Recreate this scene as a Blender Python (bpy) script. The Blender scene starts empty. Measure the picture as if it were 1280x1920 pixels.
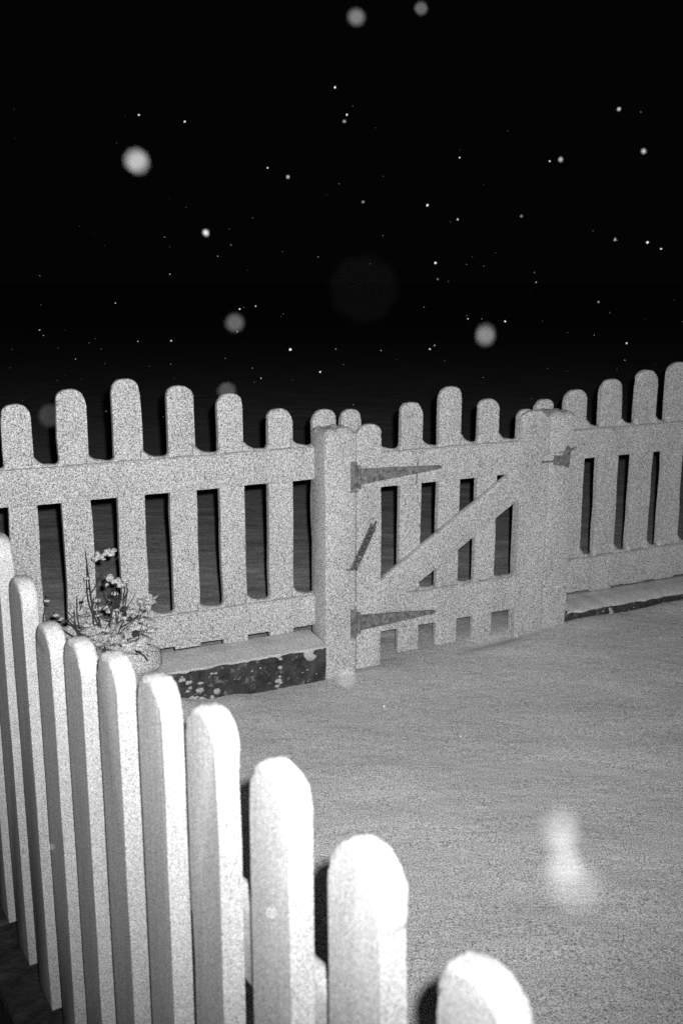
import bpy, bmesh, math, random
from mathutils import Vector, Matrix, noise

R = math.radians
scene = bpy.context.scene
COL = scene.collection

# ------------------------------------------------------------------ camera
CAM_H = 1.6
cam_data = bpy.data.cameras.new('camera')
cam_data.sensor_fit = 'HORIZONTAL'
cam_data.sensor_width = 24.0
cam_data.lens = 35.6
cam_data.clip_start = 0.02
cam_data.clip_end = 600
cam_data.dof.use_dof = True
cam_data.dof.focus_distance = 3.15
cam_data.dof.aperture_fstop = 5.0
cam_data.dof.aperture_blades = 8
cam_data.dof.aperture_rotation = R(12)
cam = bpy.data.objects.new('camera', cam_data)
COL.objects.link(cam)
cam.location = (0, 0, CAM_H)
cam.rotation_euler = (R(90 - 13), 0, 0)
scene.camera = cam

# ------------------------------------------------------------------ night sky
world = bpy.data.worlds.new('World')
scene.world = world
world.use_nodes = True
wn = world.node_tree
wn.nodes.clear()
w_sky = wn.nodes.new('ShaderNodeTexSky')
w_sky.sky_type = 'NISHITA'
w_sky.sun_disc = False
w_sky.sun_elevation = R(-4)
w_sky.sun_rotation = R(160)
w_bw = wn.nodes.new('ShaderNodeRGBToBW')
w_mix = wn.nodes.new('ShaderNodeMath'); w_mix.operation = 'MULTIPLY_ADD'
w_mix.inputs[1].default_value = 0.002
w_mix.inputs[2].default_value = 0.0012
w_bg = wn.nodes.new('ShaderNodeBackground')
w_out = wn.nodes.new('ShaderNodeOutputWorld')
wn.links.new(w_sky.outputs[0], w_bw.inputs[0])
wn.links.new(w_bw.outputs[0], w_mix.inputs[0])
wn.links.new(w_mix.outputs[0], w_bg.inputs[0])
wn.links.new(w_bg.outputs[0], w_out.inputs[0])
w_bg.inputs[1].default_value = 1.0

# ------------------------------------------------------------------ the photographer's flash (the only light of the night)
fl = bpy.data.lights.new('camera_flash', 'SPOT')
fl.energy = 610
fl.spot_size = R(95.5)
fl.spot_blend = 1.0
fl.shadow_soft_size = 0.011
flash = bpy.data.objects.new('camera_flash', fl)
COL.objects.link(flash)
flash.location = (0.040, 0.0, CAM_H + 0.046)
flash.rotation_euler = (R(90 - 3.5), 0, R(0.5))

scene.view_settings.view_transform = 'Standard'
scene.view_settings.look = 'None'
scene.view_settings.exposure = 0.0
scene.view_settings.gamma = 1.0
scene.cycles.use_denoising = False
scene.cycles.max_bounces = 5

# ------------------------------------------------------------------ helpers
def tag(o, label=None, cat=None, group=None, kind=None):
    if label: o['label'] = label
    if cat: o['category'] = cat
    if group: o['group'] = group
    if kind: o['kind'] = kind
    return o

def empty(name, loc, rz=0.0):
    o = bpy.data.objects.new(name, None)
    o.empty_display_size = 0.1
    o.location = loc
    o.rotation_euler = (0, 0, rz)
    COL.objects.link(o)
    return o

def obj(name, bm, material, parent=None, smooth=None):
    me = bpy.data.meshes.new(name)
    bmesh.ops.recalc_face_normals(bm, faces=bm.faces[:])
    bm.to_mesh(me)
    bm.free()
    if smooth is not None:
        for p in me.polygons:
            p.use_smooth = True
        me.set_sharp_from_angle(angle=R(smooth))
    me.materials.append(material)
    o = bpy.data.objects.new(name, me)
    COL.objects.link(o)
    if parent:
        o.parent = parent
    return o

def sstep(x, a, b):
    t = max(0.0, min(1.0, (x - a) / (b - a)))
    return t * t * (3 - 2 * t)

def n3(x, y, z):
    return noise.noise(Vector((x, y, z)))

# ------------------------------------------------------------------ materials
def material(name, base, vary=0.1, vary_scale=6.0, stretch=(1, 1, 1), grain=0.22, grain_scale=230.0,
             rough=0.85, spec=0.15, bump=0.0, bump_scale=40.0, bump_stretch=(1, 1, 1), streak=0.0, subs=0.0,
             worn=None):
    m = bpy.data.materials.new(name)
    m.use_nodes = True
    nt = m.node_tree
    N, L = nt.nodes, nt.links
    N.clear()
    out = N.new('ShaderNodeOutputMaterial')
    bs = N.new('ShaderNodeBsdfPrincipled')
    L.new(bs.outputs[0], out.inputs[0])
    bs.inputs['Roughness'].default_value = rough
    bs.inputs['Specular IOR Level'].default_value = spec
    geo = N.new('ShaderNodeNewGeometry')

    def mapped(st):
        mp = N.new('ShaderNodeMapping')
        mp.inputs['Scale'].default_value = st
        L.new(geo.outputs['Position'], mp.inputs[0])
        return mp.outputs[0]

    def noise_tex(vec, scale, detail, rgh=0.55):
        t = N.new('ShaderNodeTexNoise')
        t.inputs['Scale'].default_value = scale
        t.inputs['Detail'].default_value = detail
        t.inputs['Roughness'].default_value = rgh
        L.new(vec, t.inputs['Vector'])
        return t.outputs[0]

    def rng(v, a, b, c, d):
        r = N.new('ShaderNodeMapRange')
        r.inputs[1].default_value, r.inputs[2].default_value = a, b
        r.inputs[3].default_value, r.inputs[4].default_value = c, d
        L.new(v, r.inputs[0])
        return r.outputs[0]

    def mul(a, b):
        t = N.new('ShaderNodeMath'); t.operation = 'MULTIPLY'
        L.new(a, t.inputs[0]); L.new(b, t.inputs[1])
        return t.outputs[0]

    big = rng(noise_tex(mapped(stretch), vary_scale, 5), 0.3, 0.7, 1 - vary, 1 + vary)
    # crystals and frost specks: two sizes
    g1 = rng(noise_tex(mapped((1, 1, 1)), grain_scale, 1.0, 0.7), 0.25, 0.75, 1 - grain * 1.5, 1 + grain * 1.5)
    g2 = rng(noise_tex(mapped((1, 1, 1)), grain_scale * 2.3, 0.0), 0.25, 0.75, 1 - grain, 1 + grain)
    val = mul(mul(big, g1), g2)
    if streak:
        s1 = rng(noise_tex(mapped((1.0, 4.5, 1)), 5.0, 4, 0.6), 0.35, 0.7, 1 - streak, 1 + streak * 0.4)
        val = mul(val, s1)
    c = N.new('ShaderNodeMath'); c.operation = 'MULTIPLY'
    L.new(val, c.inputs[0]); c.inputs[1].default_value = base
    v = c.outputs[0]
    if worn:
        amount, scale, dark = worn
        msk = rng(noise_tex(mapped((1, 1, 1)), scale, 6, 0.65), amount, amount + 0.06, 0, 1)
        mx = N.new('ShaderNodeMix'); mx.data_type = 'FLOAT'
        L.new(msk, mx.inputs[0]); L.new(v, mx.inputs[2]); mx.inputs[3].default_value = dark
        v = mx.outputs[0]
    cl = N.new('ShaderNodeClamp'); cl.inputs[2].default_value = 0.97
    L.new(v, cl.inputs[0])
    cb = N.new('ShaderNodeCombineColor')
    for i in range(3):
        L.new(cl.outputs[0], cb.inputs[i])
    L.new(cb.outputs[0], bs.inputs['Base Color'])
    if bump:
        b = N.new('ShaderNodeBump')
        b.inputs['Strength'].default_value = 1.0
        b.inputs['Distance'].default_value = bump
        L.new(noise_tex(mapped(bump_stretch), bump_scale, 5, 0.6), b.inputs['Height'])
        L.new(b.outputs[0], bs.inputs['Normal'])
    return m

M_SNOW = material('settled_snow', 0.64, 0.06, 3.0, (1, 1.6, 1), 0.52, 220, 0.95, 0.05,
                  bump=0.006, bump_scale=12, bump_stretch=(1, 1.7, 1), streak=0.04)
M_FIELD = material('thin_snow_on_rough_grass', 0.62, 0.22, 2.0, (0.5, 2.0, 1), 0.30, 90, 0.95, 0.05,
                   bump=0.012, bump_scale=4, bump_stretch=(0.7, 1.6, 1), streak=0.3)
M_CAP = material('clinging_snow', 0.50, 0.05, 12, (1, 1, 1), 0.56, 205, 0.95, 0.05, bump=0.003, bump_scale=70)
M_CRUST = material('snow_crust', 0.66, 0.06, 12, (1, 1, 1), 0.36, 230, 0.95, 0.05, bump=0.003, bump_scale=70)
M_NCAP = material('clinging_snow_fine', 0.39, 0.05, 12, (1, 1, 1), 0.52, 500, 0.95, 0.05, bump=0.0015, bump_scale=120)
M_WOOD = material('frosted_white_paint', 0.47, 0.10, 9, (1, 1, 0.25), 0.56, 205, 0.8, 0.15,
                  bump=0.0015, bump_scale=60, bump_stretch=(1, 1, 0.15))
M_NWOOD = material('white_paint_flash_dimmed', 0.345, 0.11, 16, (1, 1, 0.12), 0.52, 500, 0.75, 0.15,  # same paint as M_WOOD, base colour darkened to imitate weaker flash up close
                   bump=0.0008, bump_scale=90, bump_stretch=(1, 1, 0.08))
M_IRON = material('rusted_iron', 0.165, 0.6, 55, (1, 1, 1), 0.3, 260, 0.7, 0.3, bump=0.002, bump_scale=120)
M_KERB = material('wet_dark_stone', 0.045, 0.6, 22, (1, 1, 1), 0.3, 220, 0.75, 0.25,
                  bump=0.006, bump_scale=50, worn=(0.57, 38, 0.16))
M_NKERB = material('wet_tarred_stone', 0.035, 0.5, 18, (1, 1, 1), 0.3, 380, 0.6, 0.3, bump=0.01, bump_scale=45)
M_PATH = material('wet_asphalt', 0.05, 0.3, 8, (1, 1, 1), 0.35, 260, 0.8, 0.2, bump=0.006, bump_scale=110)
M_TWIG = material('dark_twig', 0.06, 0.3, 30, (1, 1, 1), 0.2, 260)
M_LEAF = material('withered_leaf', 0.09, 0.35, 30, (1, 1, 1), 0.2, 260)
M_POT = material('frosted_pot', 0.42, 0.12, 14, (1, 1, 1), 0.2, 220, 0.85, 0.1, bump=0.003, bump_scale=60)

def flake_material(name, opacity):
    m = bpy.data.materials.new(name)
    m.use_nodes = True
    nt = m.node_tree
    N, L = nt.nodes, nt.links
    N.clear()
    out = N.new('ShaderNodeOutputMaterial')
    mix = N.new('ShaderNodeMixShader')
    tr = N.new('ShaderNodeBsdfTransparent')
    df = N.new('ShaderNodeBsdfDiffuse')
    df.inputs[0].default_value = (0.85, 0.85, 0.85, 1)
    mix.inputs[0].default_value = opacity
    L.new(tr.outputs[0], mix.inputs[1]); L.new(df.outputs[0], mix.inputs[2]); L.new(mix.outputs[0], out.inputs[0])
    return m
M_FLAKE_THIN = flake_material('smeared_snowflake', 0.0042)
M_FLAKE_MID = flake_material('light_snowflake', 0.06)
M_FLAKE = flake_material('snowflake', 0.38)

# ------------------------------------------------------------------ layout: yard side of the road fence, gate fence behind
A = Vector((-0.0175, 3.9077, 0.0)); FA = R(25.95)            # gate fence: origin at the hinge post, runs along +s
FD = Vector((math.cos(FA), math.sin(FA), 0)); FB = Vector((-FD.y, FD.x, 0))
P0 = Vector((0.0900, 0.8330, 0.0)); ND = Vector((-0.533, 0.846, 0)).normalized()   # road fence
NA = math.atan2(ND.y, ND.x)
SP = 0.193
CORNER = P0 + ND * 2.83

def ground_z(x, y):
    """snow level"""
    q = Vector((x, y, 0)) - A
    s, b = q.dot(FD), q.dot(FB)
    z = 0.045 + 0.05 * sstep(s, 0.1, 1.0) * (1 - sstep(-b, 0.1, 1.6)) * (1 - sstep(b, 0.1, 1.2))
    z += 0.012 * n3(x * 1.3, y * 1.8, 0.3) + 0.006 * n3(x * 4.0, y * 6.0, 1.7)
    z += 0.0018 * n3(x * 7 + 2 * n3(x * 2, y * 2, 5), y * 13, 3.1) * (1 - sstep(abs(b + 1.5), 3, 8))
    z += 0.05 * math.exp(-((s + 0.80) / 0.16) ** 2 - ((b + 0.12) / 0.10) ** 2)      # drift against the kerb by the planter
    z += 0.026 * max(0.0, n3(s * 6.0, 2.2, 0.5)) * math.exp(-((b + 0.13) / 0.06) ** 2) * (1 - sstep(s, -0.2, -0.1) + sstep(s, 1.05, 1.15))
    # trodden scoop under the free end of the gate
    z -= 0.022 * math.exp(-((s - 0.72) / 0.2) ** 2 - ((b + 0.10) / 0.045) ** 2)
    if b > 1.0:                                   # open field behind, slow swells
        z += 0.05 * n3(x * 0.25, y * 0.35, 9.0) * sstep(b, 1, 6)
    return z

def spaced(lo, fine0, fine1, hi, step):
    v = []
    x, d = fine0, step
    while x > lo:
        d *= 1.22; x -= d; v.append(x)
    v = v[::-1]
    n = int((fine1 - fine0) / step)
    v += [fine0 + (fine1 - fine0) * i / n for i in range(n + 1)]
    x, d = fine1, step
    while x < hi:
        d *= 1.22; x += d; v.append(x)
    return v

# snow sheet: everywhere except the road side of the road fence
bm = bmesh.new()
EDGE = Vector((ND.y, -ND.x, 0)) * 0.06           # starts just behind the pickets
C0 = CORNER + EDGE
ga = [0.0] + [x for x in spaced(-220, 0.0, 3.4, 260, 0.03) if abs(x) > 1e-6]
gb = [0.0] + [x for x in spaced(-30, -3.6, 1.2, 340, 0.03) if abs(x) > 0.012]
ga.sort(); gb.sort()
vs = {}
def gv(i, j):
    if (i, j) not in vs:
        p = C0 + FD * ga[i] + ND * gb[j]
        vs[(i, j)] = bm.verts.new((p.x, p.y, ground_z(p.x, p.y)))
    return vs[(i, j)]
for i in range(len(ga) - 1):
    for j in range(len(gb) - 1):
        if ga[i] < -1e-6 and gb[j] < -1e-6:
            continue
        bm.faces.new((gv(i, j), gv(i + 1, j), gv(i + 1, j + 1), gv(i, j + 1)))
for e in [e for e in bm.edges if len(e.link_faces) == 1]:      # skirt down the bank
    a, b = e.verts
    if max(abs(a.co.x), abs(a.co.y)) > 25:
        continue
    a2 = bm.verts.new((a.co.x, a.co.y, -0.45)); b2 = bm.verts.new((b.co.x, b.co.y, -0.45))
    bm.faces.new((a, b, b2, a2))
sg = obj('snow_ground', bm, M_SNOW, smooth=50)
sg.data.materials.append(M_FIELD)
for p in sg.data.polygons:
    if (p.center - A).dot(FB) > 0.12: p.material_index = 1
tag(sg, 'smooth wind-rippled snow lying in the yard and field', 'snow', kind='structure')

bm = bmesh.new()
pv = []
for (x, y) in ((-220, -30), (40, -30), (40, 40), (-220, 120)):
    pv.append(bm.verts.new((x, y, -0.24)))
bm.faces.new(pv)
bmesh.ops.subdivide_edges(bm, edges=bm.edges[:], cuts=6, use_grid_fill=True)
tag(obj('path', bm, M_PATH), 'dark wet path outside the fence', 'path', kind='structure')

# ------------------------------------------------------------------ builders
def picket_bm(w, h0, h1, t, seed, arch=None, jit=0.0015, bev=0.003, lean=0.0, flat=0.0):
    """rounded-top board: x across, y depth 0..t, z up"""
    rnd = random.Random(seed)
    arch = arch or w * 0.55
    pts = []
    nseg = 9
    ph = rnd.uniform(0, 90)
    def wob(z, side):
        return jit * (n3(z * 22, ph, side * 7.0) * 1.3 + n3(z * 60, ph, side * 3.0) * 0.6)
    sag = rnd.uniform(-0.12, 0.12)
    for i in range(nseg):
        z = h0 + (h1 - arch - h0) * i / nseg
        pts.append((w / 2 + wob(z, 1), z))
    for i in range(21):
        a = math.pi * i / 20
        ex = 0.82 + flat
        cx = math.copysign(abs(math.cos(a)) ** ex, math.cos(a)) * w / 2
        cz = abs(math.sin(a)) ** ex * arch
        cz *= 1 + sag * math.cos(a) * 0.35
        pts.append((cx + wob(h1 + cz, 2), h1 - arch + cz))
    for i in range(nseg - 1, -1, -1):
        z = h0 + (h1 - arch - h0) * i / nseg
        pts.append((-w / 2 + wob(z, 3), z))
    bm = bmesh.new()
    f = [bm.verts.new((x + lean * (z - h0), 0, z)) for x, z in pts]
    b = [bm.verts.new((x + lean * (z - h0), t, z)) for x, z in pts]
    ff = bm.faces.new(f); bf = bm.faces.new(b[::-1])
    n = len(pts)
    for i in range(n):
        bm.faces.new((f[i], b[i], b[(i + 1) % n], f[(i + 1) % n]))
    eds = [e for e in bm.edges if (ff in e.link_faces or bf in e.link_faces)]
    bmesh.ops.bevel(bm, geom=eds, offset=bev, segments=2, profile=0.6, affect='EDGES', clamp_overlap=True)
    return bm

def box_bm(x0, x1, y0, y1, z0, z1, bev=0.003, cuts=0, jit=0.0, seed=0, seg=2):
    bm = bmesh.new()
    bmesh.ops.create_cube(bm, size=1.0)
    for v in bm.verts:
        v.co = Vector(((x0 + x1) / 2 + v.co.x * (x1 - x0), (y0 + y1) / 2 + v.co.y * (y1 - y0), (z0 + z1) / 2 + v.co.z * (z1 - z0)))
    if bev:
        bmesh.ops.bevel(bm, geom=bm.edges[:], offset=bev, segments=seg, profile=0.6, affect='EDGES')
    if cuts:
        ax = max(range(3), key=lambda k: (x1 - x0, y1 - y0, z1 - z0)[k])
        eds = [e for e in bm.edges if abs((e.verts[0].co - e.verts[1].co)[ax]) > 0.5 * (x1 - x0, y1 - y0, z1 - z0)[ax]]
        bmesh.ops.subdivide_edges(bm, edges=eds, cuts=cuts)
        for v in bm.verts:
            c = v.co
            v.co = c + Vector((n3(c.x * 9, c.y * 9, c.z * 9 + seed), n3(c.x * 9, c.y * 9 + 40, c.z * 9 + seed), n3(c.x * 9 + 80, c.y * 9, c.z * 9 + seed))) * jit
    return bm

def snow_strip_bm(x0, x1, y0, y1, zfun, hfun, step=0.012, nc=7, base=-0.004):
    """half-round ridge of snow along x; zfun(x) is the surface it lies on, hfun(x) its height"""
    bm = bmesh.new()
    n = max(4, int((x1 - x0) / step))
    rows = []
    for i in range(n + 1):
        x = x0 + (x1 - x0) * i / n
        h = hfun(x)
        row = []
        for j in range(nc + 1):
            a = math.pi * j / nc
            y = (y0 + y1) / 2 - math.cos(a) * (y1 - y0) / 2 * (1 + 0.10 * n3(x * 25, j, 0))
            z = zfun(x) + base + (h - base) * math.sin(a) ** 0.55 * (1 + 0.12 * n3(x * 30, j * 0.7, 4))
            row.append(bm.verts.new((x, y, z)))
        rows.append(row)
    for a, b in zip(rows, rows[1:]):
        for j in range(nc):
            bm.faces.new((a[j], a[j + 1], b[j + 1], b[j]))
    bm.faces.new(rows[0][::-1]); bm.faces.new(rows[-1])
    return bm

def arch_cap_bm(w, top, arch, t, yc, seed, thick=0.012, reach=0.8, lift=0.0, rim=0.003, flat=0.45, fuzz=0.001):
    """snow wrapped over the rounded head of a board"""
    rnd = random.Random(seed * 7 + 3)
    bm = bmesh.new()
    rows = []
    n, nc = 30, 11
    skew = rnd.uniform(-0.25, 0.25)
    a0, a1 = math.pi / 2 - reach * math.pi / 2 * 1.08, math.pi / 2 + reach * math.pi / 2 * 1.08
    for i in range(n + 1):
        a = a0 + (a1 - a0) * i / n
        cx = math.copysign(abs(math.cos(a)) ** 0.82, math.cos(a)) * w / 2
        cz = top - arch + math.copysign(abs(math.sin(a)) ** 0.82, math.sin(a)) * arch
        k = math.sin(math.pi * i / n) ** 0.6
        th = thick * k * (1 + skew * math.cos(a)) * (1 + 0.3 * n3(i * 0.27, seed, 2)) - 0.0025 * (1 - k)
        hw = t / 2 + rim * k - 0.002 * (1 - k) + 0.0015 * n3(i * 0.35, seed, 8)
        nx, nz = math.cos(a), max(0.15, math.sin(a))
        row = []
        for j in range(nc + 1):
            b = math.pi * j / nc
            y = yc - math.cos(b) * hw
            r = th * math.sin(b) ** flat - 0.004 * (1 - math.sin(b)) ** 2 + fuzz * k * (n3(i * 0.8, j * 0.9, seed) + 0.7 * n3(i * 1.9, j * 2.1, seed + 5))
            row.append(bm.verts.new((cx + nx * r, y, cz + nz * r + lift)))
        rows.append(row)
    for a, b in zip(rows, rows[1:]):
        for j in range(nc):
            bm.faces.new((a[j], a[j + 1], b[j + 1], b[j]))
    bm.faces.new(rows[0][::-1]); bm.faces.new(rows[-1])
    return bm

def shift(bm, x=0, y=0, z=0):
    bmesh.ops.translate(bm, verts=bm.verts[:], vec=(x, y, z))
    return bm

def tube_bm(bm, pts, rad, sides=6):
    rings = []
    for i, p in enumerate(pts):
        p = Vector(p)
        d = (Vector(pts[min(i + 1, len(pts) - 1)]) - Vector(pts[max(i - 1, 0)])).normalized()
        u = d.orthogonal().normalized(); v = d.cross(u)
        r = rad[i] if isinstance(rad, (list, tuple)) else rad
        rings.append([bm.verts.new(p + (u * math.cos(2 * math.pi * k / sides) + v * math.sin(2 * math.pi * k / sides)) * r) for k in range(sides)])
    for a, b in zip(rings, rings[1:]):
        for k in range(sides):
            bm.faces.new((a[k], a[(k + 1) % sides], b[(k + 1) % sides], b[k]))
    bm.faces.new(rings[0][::-1]); bm.faces.new(rings[-1])
    return bm

def blob_bm(bm, c, r, seed, sub=2, rough=0.35, sq=(1, 1, 1)):
    res = bmesh.ops.create_icosphere(bm, subdivisions=sub, radius=1.0)
    for v in res['verts']:
        k = 1 + rough * n3(v.co.x * 1.6 + seed * 3.1, v.co.y * 1.6, v.co.z * 1.6 + seed)
        v.co = Vector((c[0] + v.co.x * r * k * sq[0], c[1] + v.co.y * r * k * sq[1], c[2] + v.co.z * r * k * sq[2]))
    return bm

def fence_at(s, y=0.0, z=0.0):
    return A + FD * s + FB * y + Vector((0, 0, z))

# ------------------------------------------------------------------ garden fence on both sides of the gate
def rail_snow(fence, s0, s1, y0, y1, z, pickets, low, high):
    def drift(x):
        k = 0.0
        for c, w in pickets:
            dl = x - (c + w / 2)                 # drift on the lee side of a board, thinner before the next
            if dl >= 0: k = max(k, math.exp(-dl / 0.021))
            elif x > c - w / 2: k = 1.0
            else: k = max(k, 0.4 * math.exp((x - (c - w / 2)) / 0.006))
        return low + (high - low) * k * (0.85 + 0.35 * n3(x * 6, z * 5, 1)) + 0.003 * n3(x * 40, z, 3)
    def thin(x):
        return low * 0.55 + 0.002 * n3(x * 9, z, 3) + 0.0015 * n3(x * 33, z, 6)
    obj('snow_ridge', snow_strip_bm(s0, s1, y0 + .0005, y0 + .031, lambda x: z, thin, step=0.012), M_CAP, fence, smooth=60)
    gaps = sorted(pickets)
    for (c, w), (c2, w2) in zip(gaps, gaps[1:]):     # a wedge of snow in each gap between boards
        a, b = c + w / 2 - .008, c2 - w2 / 2 + .008
        if b - a < .03 or b > s1 + .02 or a < s0 - .02: continue
        obj('snow_wedge', snow_strip_bm(a, b, y0 + .012, y0 + .0535, lambda x: z, drift, step=0.005), M_CAP, fence, smooth=60)

def garden_fence(label, heads, s0, s1, rails, foot, seed, group=None):
    fence = empty('picket_fence', A, FA)
    tag(fence, label, 'fence', group)
    pk = []
    for i, (c, w, top) in enumerate(heads):
        r = random.Random(seed + i)
        b = picket_bm(w, foot + r.uniform(-0.008, 0.008), top, 0.024, seed + i, arch=w * r.uniform(0.42, 0.6), jit=0.0048,
                      lean=r.uniform(-0.006, 0.006))
        p = obj('picket', shift(b, c, 0.031), M_WOOD, fence, smooth=20)
        cap = arch_cap_bm(w, top, w * 0.5, 0.026, 0.043, seed + i, thick=0.006, reach=0.75)
        obj('snow_cap', shift(cap, c), M_CAP, p, smooth=60)
        pk.append((c, w))
    for k, (z0, z1, low, high) in enumerate(rails):
        obj('rail', box_bm(s0, s1, 0.0, 0.03, z0, z1, 0.004, 40, 0.002, seed + k), M_WOOD, fence, smooth=20)
        rail_snow(fence, s0 + 0.002, s1 - 0.002, 0.001, 0.056, z1, pk, low, high)
    return fence

L_HEADS = [(-1.385, .1, 1.135), (-1.192, .098, 1.18), (-1.008, .102, 1.222), (-.813, .101, 1.25), (-.618, .099, 1.217), (-.424, .099, 1.179),
           (-.229, .101, 1.112), (-.036, .1, 1.099), (.078, .088, 1.093)]
garden_fence('white picket fence with peaked heads between planter and hinged gate post', L_HEADS, -1.53, -.088,
             [(.838, .962, .008, .044), (.243, .362, .010, .046)], .212, 11)
R_HEADS = [(1.02, .092, 1.085), (1.188, .118, 1.118), (1.385, .118, 1.156), (1.583, .119, 1.189), (1.775, .12, 1.218), (1.968, .119, 1.235),
           (2.16, .119, 1.21), (2.353, .119, 1.17), (2.545, .119, 1.13), (2.74, .119, 1.1)]
garden_fence('white picket fence stretching away beyond the latch post', R_HEADS, 1.075, 2.86,
             [(.818, .945, .010, .046), (.20, .352, .006, .050)], .185, 41)

# ------------------------------------------------------------------ gate posts
def gate_post(label, s0, s1, y0, y1, top, seed):
    post = empty('gate_post', fence_at((s0 + s1) / 2, (y0 + y1) / 2), FA)
    tag(post, label, 'post', 'posts on either side of the gate')
    w, d = (s1 - s0) / 2, (y1 - y0) / 2
    obj('shaft', box_bm(-w, w, -d, d, -0.1, top, 0.006, 24, 0.003, seed), M_WOOD, post, smooth=20)
    bm = bmesh.new()
    n = 12
    grid = []
    for i in range(n + 1):
        row = []
        for j in range(n + 1):
            u, v = -1 + 2 * i / n, -1 + 2 * j / n
            e = max(0.0, (1 - abs(u) ** 5)) * max(0.0, (1 - abs(v) ** 5))
            h = 0.017 * e ** 0.5 * (1 + 0.8 * n3(u * 1.9, v * 1.9, seed) + 0.25 * n3(u * 6, v * 6, seed)) - 0.004 * (1 - e)
            row.append(bm.verts.new((u * (w + 0.003), v * (d + 0.003), top + h)))
        grid.append(row)
    for i in range(n):
        for j in range(n):
            bm.faces.new((grid[i][j], grid[i + 1][j], grid[i + 1][j + 1], grid[i][j + 1]))
    obj('snow_cap', bm, M_CAP, post, smooth=70)
    return post

PL = gate_post('square white gate post that carries the two iron hinges', -.098, .034, -.10, .03, 1.028, 3)
PR = gate_post('square white gate post that carries the iron latch', .952, 1.079, -.10, .03, 1.035, 8)

# corner post where the two fences meet
bm = box_bm(-.055, .055, -.055, .055, -.3, 1.08, 0.006, 20, 0.002, 5)
cp = empty('corner_post', CORNER + EDGE * 0.9, FA)
tag(cp, 'white corner post where the two picket fences meet', 'post')
obj('shaft', bm, M_WOOD, cp, smooth=20)
bm = bmesh.new(); blob_bm(bm, (0, 0, 1.08), 0.058, 4, 2, 0.2, (1, 1, 0.35)); obj('snow_cap', bm, M_CAP, cp, smooth=80)

# ------------------------------------------------------------------ gate
gate = empty('garden_gate', fence_at(0, -0.09), FA)
tag(gate, 'white picket gate with diagonal brace and rusty strap hinges', 'gate')
G_L, G_R = .041, .946
# boards behind the rails: (centre, width, foot, head)
GB = [(.095, .108, .062, 1.048), (.297, .097, .085, 1.118), (.481, .103, .088, 1.172), (.662, .098, .085, 1.113), (.856, .085, .085, 1.06)]
for i, (c, w, z0, z1) in enumerate(GB):
    b = picket_bm(w, z0, z1, 0.022, 70 + i, arch=w * (0.5 if i != 4 else 0.3), jit=0.003, lean=(-0.004, .003, -.002, .004, 0)[i])
    gy = -.005 if i == 0 else .029            # the hinge-side board stands proud of the rails
    p = obj('picket', shift(b, c, gy), M_WOOD, gate, smooth=20)
    obj('snow_cap', shift(arch_cap_bm(w, z1, w * 0.5, 0.025, gy + .011, 70 + i, thick=0.007, reach=0.75), c), M_CAP, p, smooth=60)
GPK = [(c, w) for c, w, _, _ in GB]
obj('rail', box_bm(G_L, G_R, 0, .028, .801, .935, .004, 30, .002, 21), M_WOOD, gate, smooth=20)
obj('rail', box_bm(G_L, G_R, 0, .028, .203, .345, .004, 30, .002, 22), M_WOOD, gate, smooth=20)
rail_snow(gate, G_L + .003, G_R - .003, .001, .052, .935, GPK, .010, .052)
rail_snow(gate, G_L + .003, G_R - .003, .001, .052, .345, GPK, .008, .018)
# closing stile at the latch end, its own snowy head
st = obj('stile', shift(picket_bm(.138, .075, 1.052, .026, 91, arch=.05, jit=.003), .872, -.012), M_WOOD, gate, smooth=20)
obj('snow_cap', shift(arch_cap_bm(.138, 1.052, .05, .028, .001, 91, thick=.014, reach=.85), .872), M_CAP, st, smooth=60)
# diagonal brace from the lower hinge to the upper latch corner
b0, b1 = Vector((.165, 0, .285)), Vector((.83, 0, .705))
dv = (b1 - b0).normalized(); nv = Vector((-dv.z, 0, dv.x))
bm = bmesh.new()
e0, e1 = -0.055, (b1 - b0).length + 0.10
cr = []
for (t_, n_) in ((e0, 0.0), (e1, 0.0), (e1, .118), (e0 - .03, .118)):
    cr.append(b0 + dv * t_ + nv * n_)
fr = [bm.verts.new(v + Vector((0, -.002, 0))) for v in cr]
bk = [bm.verts.new(v + Vector((0, .026, 0))) for v in cr]
bm.faces.new(fr); bm.faces.new(bk[::-1])
for i in range(4):
    bm.faces.new((fr[i], bk[i], bk[(i + 1) % 4], fr[(i + 1) % 4]))
bmesh.ops.bevel(bm, geom=bm.edges[:], offset=.003, segments=2, profile=.6, affect='EDGES')
brace = obj('brace', bm, M_WOOD, gate, smooth=20)
def on_brace(x):
    t_ = (x - (b0 + nv * .118).x) / dv.x
    return (b0 + nv * .118 + dv * t_).z
x_end = (b0 + nv * .118 + dv * (e1 - .05)).x
obj('snow_ridge', snow_strip_bm(.172, x_end - .02, -.004, .03, on_brace,
    lambda x: .005 + .004 * n3(x * 12, 1, 2), .008), M_CAP, brace, smooth=60)

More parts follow.
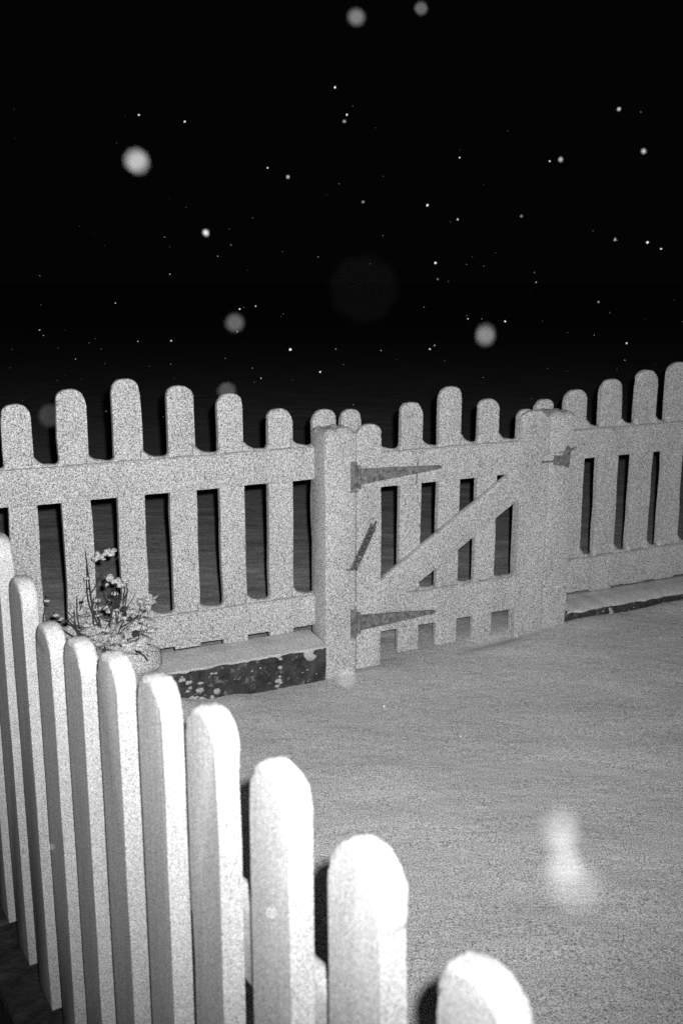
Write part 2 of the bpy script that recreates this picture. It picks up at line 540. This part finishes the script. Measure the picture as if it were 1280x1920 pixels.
# strap hinges
def strap_hinge(x0, x1, z0, z1, h0, h1, py):
    hg = bmesh.new()
    pts = [(x0, z0 - h0 / 2), (x1, z1 - h1 / 2), (x1 + .008, z1), (x1, z1 + h1 / 2), (x0, z0 + h0 / 2)]
    f = [hg.verts.new((x, py - .006, z)) for x, z in pts]
    b = [hg.verts.new((x, py + .006, z)) for x, z in pts]
    hg.faces.new(f); hg.faces.new(b[::-1])
    for i in range(5):
        hg.faces.new((f[i], b[i], b[(i + 1) % 5], f[(i + 1) % 5]))
    bmesh.ops.bevel(hg, geom=hg.edges[:], offset=.0015, segments=1, affect='EDGES')
    h = obj('hinge', hg, M_IRON, gate)
    pl = box_bm(x0 - .042, x0 - .014, -.0135, -.0085, z0 - .06, z0 + .06, .0015, 4, .001, 3)
    obj('plate', pl, M_IRON, h)
    kn = bmesh.new()
    tube_bm(kn, [(x0 - .006, -.012, z0 - .045 + .09 * i / 6) for i in range(7)], [.008, .008, .0072, .008, .0072, .008, .008], 8)
    obj('knuckle', kn, M_IRON, h, smooth=40)
    for i in range(3):
        bt = bmesh.new()
        xx = x0 + (x1 - x0) * (.12 + .36 * i); zz = z0 + (z1 - z0) * (.12 + .36 * i)
        blob_bm(bt, (xx, py - .007, zz), .006, i, 1, .1, (1, .6, 1))
        obj('bolt', bt, M_IRON, h, smooth=60)
strap_hinge(.052, .412, .853, .862, .062, .014, -.0055)
obj('pin', tube_bm(bmesh.new(), [(.305, -.014, .895), (.303, -.012, .85), (.302, -.010, .80)], .003, 6), M_IRON, gate, smooth=60)
strap_hinge(.052, .400, .258, .254, .066, .014, -.0055)
# closer spring between post and gate
sp = bmesh.new()
s0, s1 = Vector((.012, -.022, .476)), Vector((.112, -.020, .668))
ax = (s1 - s0).normalized(); u = ax.orthogonal().normalized(); v = ax.cross(u)
tl = (s1 - s0).length
pts = [s0 + ax * (tl * i / 200) + (u * math.cos(i * .75) + v * math.sin(i * .75)) * .0115 for i in range(10, 190)]
tube_bm(sp, pts, .0042, 4)
spring = obj('spring', sp, M_IRON, gate, smooth=60)
for (p, q) in ((s0 + Vector((-.022, .012, .01)), s0 + ax * .024), (s1 + Vector((.022, .03, .012)), s1 - ax * .02)):
    bm = bmesh.new(); tube_bm(bm, [p, (p + q) / 2 + Vector((0, -.006, -.004)), q], .0042, 6)
    obj('hook', bm, M_IRON, spring, smooth=60)

# latch screwed to the closing post
LX, LY = -.0155, -.065
bm = bmesh.new()
o_ = [(-.028, .868), (.018, .875), (.044, .905), (.052, .868), (.046, .808), (.02, .822), (-.03, .828)]
f = [bm.verts.new((x + LX, -.016 + LY, z)) for x, z in o_]; b = [bm.verts.new((x + LX, .0015 + LY, z)) for x, z in o_]
bm.faces.new(f); bm.faces.new(b[::-1])
for i in range(7): bm.faces.new((f[i], b[i], b[(i + 1) % 7], f[(i + 1) % 7]))
bmesh.ops.bevel(bm, geom=bm.edges[:], offset=.002, segments=1, affect='EDGES')
lt = obj('latch', bm, M_IRON, PR)
lt['label'] = 'small dark iron latch with sliding bar'
obj('bar', shift(box_bm(-.102, -.01, -.022, -.014, .842, .850, .0015), LX, LY), M_IRON, lt)
obj('tail', shift(tube_bm(bmesh.new(), [(.03, -.018, .875), (.048, -.026, .893), (.066, -.03, .902)], [.007, .006, .005], 6), LX, LY), M_IRON, lt, smooth=60)
bm = bmesh.new(); blob_bm(bm, (-.012, -.016, .874), .016, 3, 2, .4, (1.8, .7, .5))
obj('snow_cap', shift(bm, LX, LY), M_CAP, lt, smooth=80)

# ------------------------------------------------------------------ kerbs under the garden fence
def kerb(label, stones, y0, y1, z0, ztop, crust, seed, smear):
    k = empty('stone_kerb', A, FA)
    tag(k, label, 'kerb', None)
    for i, (a, b) in enumerate(stones):
        bm = box_bm(a, b, y0, y1, z0, ztop + (0.003 if i % 2 else 0), .008, 26, .006, seed + i)
        obj('kerb_stone', bm, M_KERB, k, smooth=20)
    s0, s1 = stones[0][0], stones[-1][1]
    # snow lying on the kerb, thicker at the back
    bm = bmesh.new()
    n = int((s1 - s0) / .015); rows = []
    for i in range(n + 1):
        x = s0 + .004 + (s1 - s0 - .008) * i / n
        row = []
        lip = .006 * n3(x * 14, 1, seed) + .004 * n3(x * 45, 2, seed)
        for j, (yy, hh) in enumerate(((y0 - .004 + lip, -.008 + lip), (y0 - .010 + lip, .004), (y0 + .006, crust), (y0 + .045, crust + .004), (y0 + .10, crust + .008), (y1 + .02, crust + .012), (y1 + .06, -.1))):
            row.append(bm.verts.new((x, yy, ztop + hh + (.003 * n3(x * 18, j, seed) if j > 1 else 0))))
        rows.append(row)
    for a, b in zip(rows, rows[1:]):
        for j in range(len(a) - 1):
            bm.faces.new((a[j], a[j + 1], b[j + 1], b[j]))
    obj('snow_layer', bm, M_CRUST, k, smooth=60)
    # lumps of snow stuck to the dark face
    rnd = random.Random(seed)
    for (c, spread, cnt, rmax) in smear:
        bm = bmesh.new()
        for q in range(cnt):
            x = c + rnd.gauss(0, spread)
            x = max(s0 + .02, min(s1 - .02, x))
            z = rnd.uniform(z0 + .12, ztop - .01) if cnt > 1 else (ztop - .03)
            r_ = rnd.uniform(.3, 1) * rmax
            blob_bm(bm, (x, y0 - .001, z), r_, q + seed, 2, .9, (1.2, .3, .8))
        o = obj('snow_clump', bm, M_POT, k, smooth=80); o['kind'] = 'stuff'
    return k
kerb('low dark stone kerb with snow crust between planter and hinge post', [(-1.52, -.735), (-.733, -.303), (-.298, -.099)], -.11, .03, -.12, .190, .005, 17,
     [(-.65, .045, 26, .012), (-.46, .12, 9, .004), (-.30, .006, 10, .010), (-.15, .05, 6, .004), (-.17, .004, 1, .034)])
kerb('low black stone kerb capped with snow beyond the latch post', [(1.085, 1.345), (1.35, 2.1), (2.103, 2.86)], -.09, .03, -.05, .147, .010, 29,
     [(1.347, .006, 8, .014), (1.5, .12, 5, .006)])

# ------------------------------------------------------------------ potted shrub
pot = empty('potted_shrub', fence_at(-.985, -.16), FA)
tag(pot, 'withered shrub clotted with snow in a round pot beside the fence', 'plant')
bm = bmesh.new()
prof = [(.0, .11), (.118, .11), (.132, .125), (.158, .19), (.168, .235), (.178, .245), (.180, .268), (.172, .276), (.160, .27), (.150, .24), (0, .235)]
N_ = 36
rings = []
for (r_, z) in prof:
    if r_ == 0:
        rings.append([bm.verts.new((0, 0, z))])
    else:
        rings.append([bm.verts.new((r_ * math.cos(2 * math.pi * k / N_), r_ * math.sin(2 * math.pi * k / N_), z)) for k in range(N_)])
for a, b in zip(rings, rings[1:]):
    for k in range(N_):
        if len(a) == 1: bm.faces.new((a[0], b[k], b[(k + 1) % N_]))
        elif len(b) == 1: bm.faces.new((a[k], a[(k + 1) % N_], b[0]))
        else: bm.faces.new((a[k], a[(k + 1) % N_], b[(k + 1) % N_], b[k]))
obj('pot', bm, M_POT, pot, smooth=50)
rnd = random.Random(5)
bm = bmesh.new()
blob_bm(bm, (0, 0, .262), .158, 2, 3, .18, (1, 1, .36))
blob_bm(bm, (.105, -.05, .305), .080, 6, 3, .3, (1, 1, .75))
blob_bm(bm, (.02, -.10, .295), .05, 9, 2, .4, (1, 1, .7))
obj('snow_heap', bm, M_CAP, pot, smooth=80)
bm = bmesh.new()
tube_bm(bm, [(.09 + .034 * math.cos(a * .35) * (1 - a * .03), -.125 + .004 * a, .318 + .03 * math.sin(a * .35)) for a in range(11)], .0035, 5)
obj('twig', bm, M_TWIG, pot, smooth=60)
tips = []
def branch(bm, p, d, ln, r0, depth):
    pts, rr = [p], [r0]
    n = 6
    for i in range(n):
        d = (d + Vector((rnd.gauss(0, .16), rnd.gauss(0, .16), rnd.gauss(.03, .12)))).normalized()
        p = p + d * ln / n
        pts.append(p); rr.append(r0 * (1 - .7 * (i + 1) / n))
        if depth and i in (2, 3, 4) and rnd.random() < .85:
            branch(bm, p, (d + Vector((rnd.gauss(0, .6), rnd.gauss(0, .5), rnd.gauss(.1, .3)))).normalized(), ln * rnd.uniform(.3, .5), r0 * .6, depth - 1)
        if i > 1: tips.append((p.copy(), d.copy()))
    tube_bm(bm, pts, rr, 5)
for i in range(34):
    bm = bmesh.new()
    az = rnd.uniform(0, 2 * math.pi)
    tilt = rnd.uniform(.2, 1.25)
    d = Vector((math.cos(az) * tilt - .22, math.sin(az) * tilt, .85)).normalized()
    branch(bm, Vector((rnd.gauss(0, .04), rnd.gauss(0, .04), .25)), d, rnd.uniform(.17, .30), .0048, 1)
    obj('branch', bm, M_TWIG, pot, smooth=60)
for (dx, dz, ln) in ((.02, 1, .44), (.06, 1, .36)):       # two tall stalks with seed heads
    bm = bmesh.new(); branch(bm, Vector((dx, .0, .26)), Vector((dx * 1.2, .05, dz)).normalized(), ln, .0042, 1)
    obj('branch', bm, M_TWIG, pot, smooth=60)
rnd.shuffle(tips)
for i, (p, d) in enumerate(tips[:90]):
    bm = bmesh.new()
    L_ = rnd.uniform(.014, .034); W_ = L_ * rnd.uniform(.28, .5)
    ax = (d + Vector((rnd.gauss(0, .6), rnd.gauss(0, .6), rnd.gauss(-.2, .5)))).normalized()
    sd = ax.orthogonal().normalized(); sd = Matrix.Rotation(rnd.uniform(0, 6.28), 3, ax) @ sd; up = ax.cross(sd)
    q = [p, p + ax * L_ * .35 + sd * W_, p + ax * L_ * .75 + sd * W_ * .8 + up * .003, p + ax * L_ + up * .006, p + ax * L_ * .75 - sd * W_ * .8 + up * .003, p + ax * L_ * .35 - sd * W_]
    vv = [bm.verts.new(v) for v in q]
    bm.faces.new((vv[0], vv[1], vv[2], vv[3])); bm.faces.new((vv[0], vv[3], vv[4], vv[5]))
    bmesh.ops.solidify(bm, geom=bm.faces[:], thickness=.0012)
    obj('leaf', bm, M_LEAF, pot)
bm = bmesh.new()
for i, (p, d) in enumerate(tips[:190]):
    if rnd.random() < .82 and p.z < .46:
        blob_bm(bm, p + Vector((0, -.004, .004)), rnd.uniform(.008, .026), i, 2, 1.2, (rnd.uniform(.8, 1.9), 1, rnd.uniform(.5, 1)))
    elif rnd.random() < .5:
        blob_bm(bm, p + Vector((0, 0, .004)), rnd.uniform(.006, .012), i, 1, .5, (1.4, 1, .7))
o = obj('clinging_snow', bm, M_CAP, pot, smooth=80); o['kind'] = 'stuff'
for k, (cx, cz, dx, dz) in enumerate(((-.005, .665, .065, .022), (.035, .59, .05, -.028))):
    bm = bmesh.new()
    for q in range(7):
        t_ = q / 6
        blob_bm(bm, (cx + dx * t_, .01, cz + dz * t_ + .006 * math.sin(q * 2.1)), (.011 + .003 * math.sin(q * 1.7)), q + k * 9, 2, .6, (1, 1, .9))
    obj('snow_clump', bm, M_CAP, pot, smooth=80)

# ------------------------------------------------------------------ road-side fence in the foreground
near = empty('picket_fence', P0, NA)
tag(near, 'tall white picket fence with snow-capped round heads beside the dark path', 'fence')
# local frame: x along the fence away from the camera, y to the road side (+) / yard side (-)
NH = {-2: .955, -1: .965, 0: .985, 1: 1.011, 2: 1.020, 3: 1.021, 4: 1.000, 5: .973, 6: .940, 7: .912, 8: .962, 9: 1.016, 10: 1.08, 11: 1.11, 12: 1.08, 13: 1.03, 14: .99}
for k, top in NH.items():
    c = (k - .26) * SP
    r = random.Random(300 + k)
    b = picket_bm(.100, -.075 + r.uniform(-.006, .006), top, .034, 300 + k, arch=.062, jit=.0036, bev=.003, lean=r.uniform(-.004, .004))
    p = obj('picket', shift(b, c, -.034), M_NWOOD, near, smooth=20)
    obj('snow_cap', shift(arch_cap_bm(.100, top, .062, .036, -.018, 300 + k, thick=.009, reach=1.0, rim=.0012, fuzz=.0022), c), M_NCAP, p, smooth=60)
npk = [((k - .26) * SP, .1) for k in NH]
for (z0, z1) in ((.625, .738), (.08, .195)):
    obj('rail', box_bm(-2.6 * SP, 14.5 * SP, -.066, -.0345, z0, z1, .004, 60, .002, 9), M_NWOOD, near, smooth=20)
    def hh(x):
        return .015 + .006 * n3(x * 9, z1, 2) + .004 * n3(x * 35, z1, 5)
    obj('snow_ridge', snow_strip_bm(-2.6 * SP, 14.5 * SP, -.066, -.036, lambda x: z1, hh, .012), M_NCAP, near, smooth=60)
nk = empty('stone_kerb', P0, NA)
tag(nk, 'rough dark wet kerb under the foreground fence along the path', 'kerb')
x = -3.0 * SP
i = 0
while x < 14.9 * SP:
    x2 = min(x + .62, 15.1 * SP)
    obj('kerb_stone', box_bm(x + .004, x2 - .004, -.05, .075, -.40, -.115, .02, 22, .014, 60 + i, 3), M_NKERB, nk, smooth=40)
    x = x2; i += 1

# ------------------------------------------------------------------ falling snow
def flake_mesh(i, material):
    bm = bmesh.new()
    if i % 3 == 0:
        blob_bm(bm, (0, 0, 0), .5, i + .3, 2, .45, (1, .8, .95))
    elif i % 3 == 1:
        blob_bm(bm, (-.12, 0, -.08), .36, i + .3, 2, .5); blob_bm(bm, (.16, 0, .12), .33, i + 2.3, 2, .5)
    else:
        blob_bm(bm, (0, 0, 0), .46, i + .7, 2, .55, (.85, .8, 1.05))
    me = bpy.data.meshes.new('snowflake')
    bm.to_mesh(me); bm.free()
    for p in me.polygons: p.use_smooth = True
    me.materials.append(material)
    return me
MID = [flake_mesh(i + 3, M_FLAKE_MID) for i in range(3)]
TINY = [flake_mesh(i + 6, M_FLAKE) for i in range(3)]
FAINT = [flake_mesh(i + 9, m_) for m_ in (flake_material('faint_snowflake', 0.06), flake_material('dim_snowflake', 0.2)) for i in range(3)]
# large ones drift close to the lens: x, y, z, millimetres, how dense
BIG = [(0.0058, 0.4338, 1.7007, 3.6, 0.007),
       (0.0377, 0.5214, 1.7248, 2.8, 0.008),
       (-0.0606, 0.3157, 1.6338, 4.4, 0.0095),
       (-0.0389, 0.3761, 1.5841, 3.6, 0.0048),
       (0.0490, 0.3497, 1.5812, 3.8, 0.0045),
       (-0.0419, 0.3705, 1.5599, 2.6, 0.006),
       (-0.0835, 0.2888, 1.5617, 2.2, 0.003),
       (-0.0345, 0.4426, 1.2946, 1.5, 0.250),
       (0.0017, 0.3187, 1.4690, 2.2, 0.020),
       (0.0022, 0.1024, 1.5990, 1.2, 0.00011)]
MEDIUM = [(-0.134, 1.037, 1.644, 5.6), (0.356, 1.383, 1.812, 5.2), (0.238, 1.158, 1.726, 5.6), (0.343, 1.213, 1.741, 5.0),
          (-0.074, 1.469, 1.737, 4.6), (-0.229, 0.72, 1.162, 2.9), (0.004, 1.592, 1.827, 4.6), (0.432, 1.656, 1.66, 4.4),
          (0.034, 1.669, 1.718, 4.0), (0.284, 1.664, 1.696, 3.4), (0.482, 1.94, 1.557, 4.2)]
SMALL = [(0.574, 1.965, 1.666, 6.0), (0.631, 2.066, 1.657, 4.6), (0.167, 1.854, 1.627, 5.2), (0.161, 1.981, 1.734, 5.0), (-0.294, 2.016, 1.887, 4.6),
         (-0.146, 2.102, 1.813, 4.6), (-0.101, 2.021, 1.463, 6.6), (-0.044, 2.112, 1.411, 5.0), (-0.353, 2.126, 1.474, 5.0), (0.339, 2.135, 1.513, 5.0),
         (0.235, 1.849, 0.718, 5.0), (0.084, 1.862, 0.776, 5.6), (0.218, 1.975, 1.708, 4.0), (0.591, 2.125, 1.469, 4.8), (0.183, 2.122, 1.457, 4.8),
         (-0.011, 1.817, 1.913, 4.0), (0.009, 1.807, 1.868, 3.6), (-0.38, 2.019, 1.899, 4.6), (-0.211, 2.141, 1.538, 4.4), (0.411, 2.105, 1.826, 4.2)]
rnd = random.Random(21)
def flake(me, p, mm, label, group):
    o = bpy.data.objects.new('snowflake', me)
    COL.objects.link(o)
    o.location = p
    o.scale = (mm / 1000 * rnd.uniform(.75, 1.1), mm / 1000, mm / 1000 * rnd.uniform(.75, 1.1))
    o.rotation_euler = (rnd.uniform(0, 6), rnd.uniform(0, 6), rnd.uniform(0, 6))
    tag(o, label, 'snowflake', group)
    return o
BIG_LABELS = {2: 'brightest chalk-white large snowflake in the black sky', 5: 'dim blurred snowflake touching the head of a fence picket',
              6: 'barely visible grey snowflake disc next to the head of a picket', 7: 'small blurred white snowflake in front of a foreground picket face',
              8: 'soft pale snowflake blur over the foot of the hinge post', 9: 'huge ghostly snowflake disc hovering in the sky above the gate'}
for i, (x, y, z, mm, dens) in enumerate(BIG):
    flake(flake_mesh(i, flake_material('sheer_snowflake', dens)), (x, y, z), mm, BIG_LABELS.get(i, 'mid-grey round blurred snowflake in the open black sky'), 'large blurred snowflakes')
for i, (x, y, z, mm) in enumerate(MEDIUM):
    flake(MID[i % 3], (x, y, z), mm, 'medium soft grey snowflake falling in the dark', 'medium soft snowflakes')
for i, (x, y, z, mm) in enumerate(SMALL):
    flake(TINY[i % 3], (x, y, z), mm * .8, 'small crisp white speck of a snowflake in the air', 'small crisp snowflakes')
for i in range(150):
    y = rnd.uniform(1.9, 5.5)
    x = rnd.uniform(-.38, .40) * y
    z = 1.6 + y * rnd.triangular(-.16, .26, -.12)
    flake((TINY + FAINT + FAINT)[i % 15], (x, y, z), rnd.choice((1.5, 1.7, 1.9, 2.2, 2.6, 3.0, 4.2)) * (y / 2.6), 'small crisp white speck of a snowflake in the air', 'small crisp snowflakes')
# one long tumbling flake close to the lens
bm = bmesh.new()
for q, (dx, dz, r_) in enumerate(((-.0018, .0105, .0040), (-.0008, .0035, .0044), (.0006, -.0035, .0052), (.0018, -.0105, .0058))):
    blob_bm(bm, (dx * 1.3, 0, dz * 1.05), r_ * (1.7, 1.25, 1.3, 1.75)[q], q + 3, 2, .5)
o = obj('snowflake', bm, M_FLAKE_THIN, smooth=80)
o.location = (.0795, .323, 1.4)
tag(o, 'long smeared snowflake hanging before the open snow', 'snowflake')
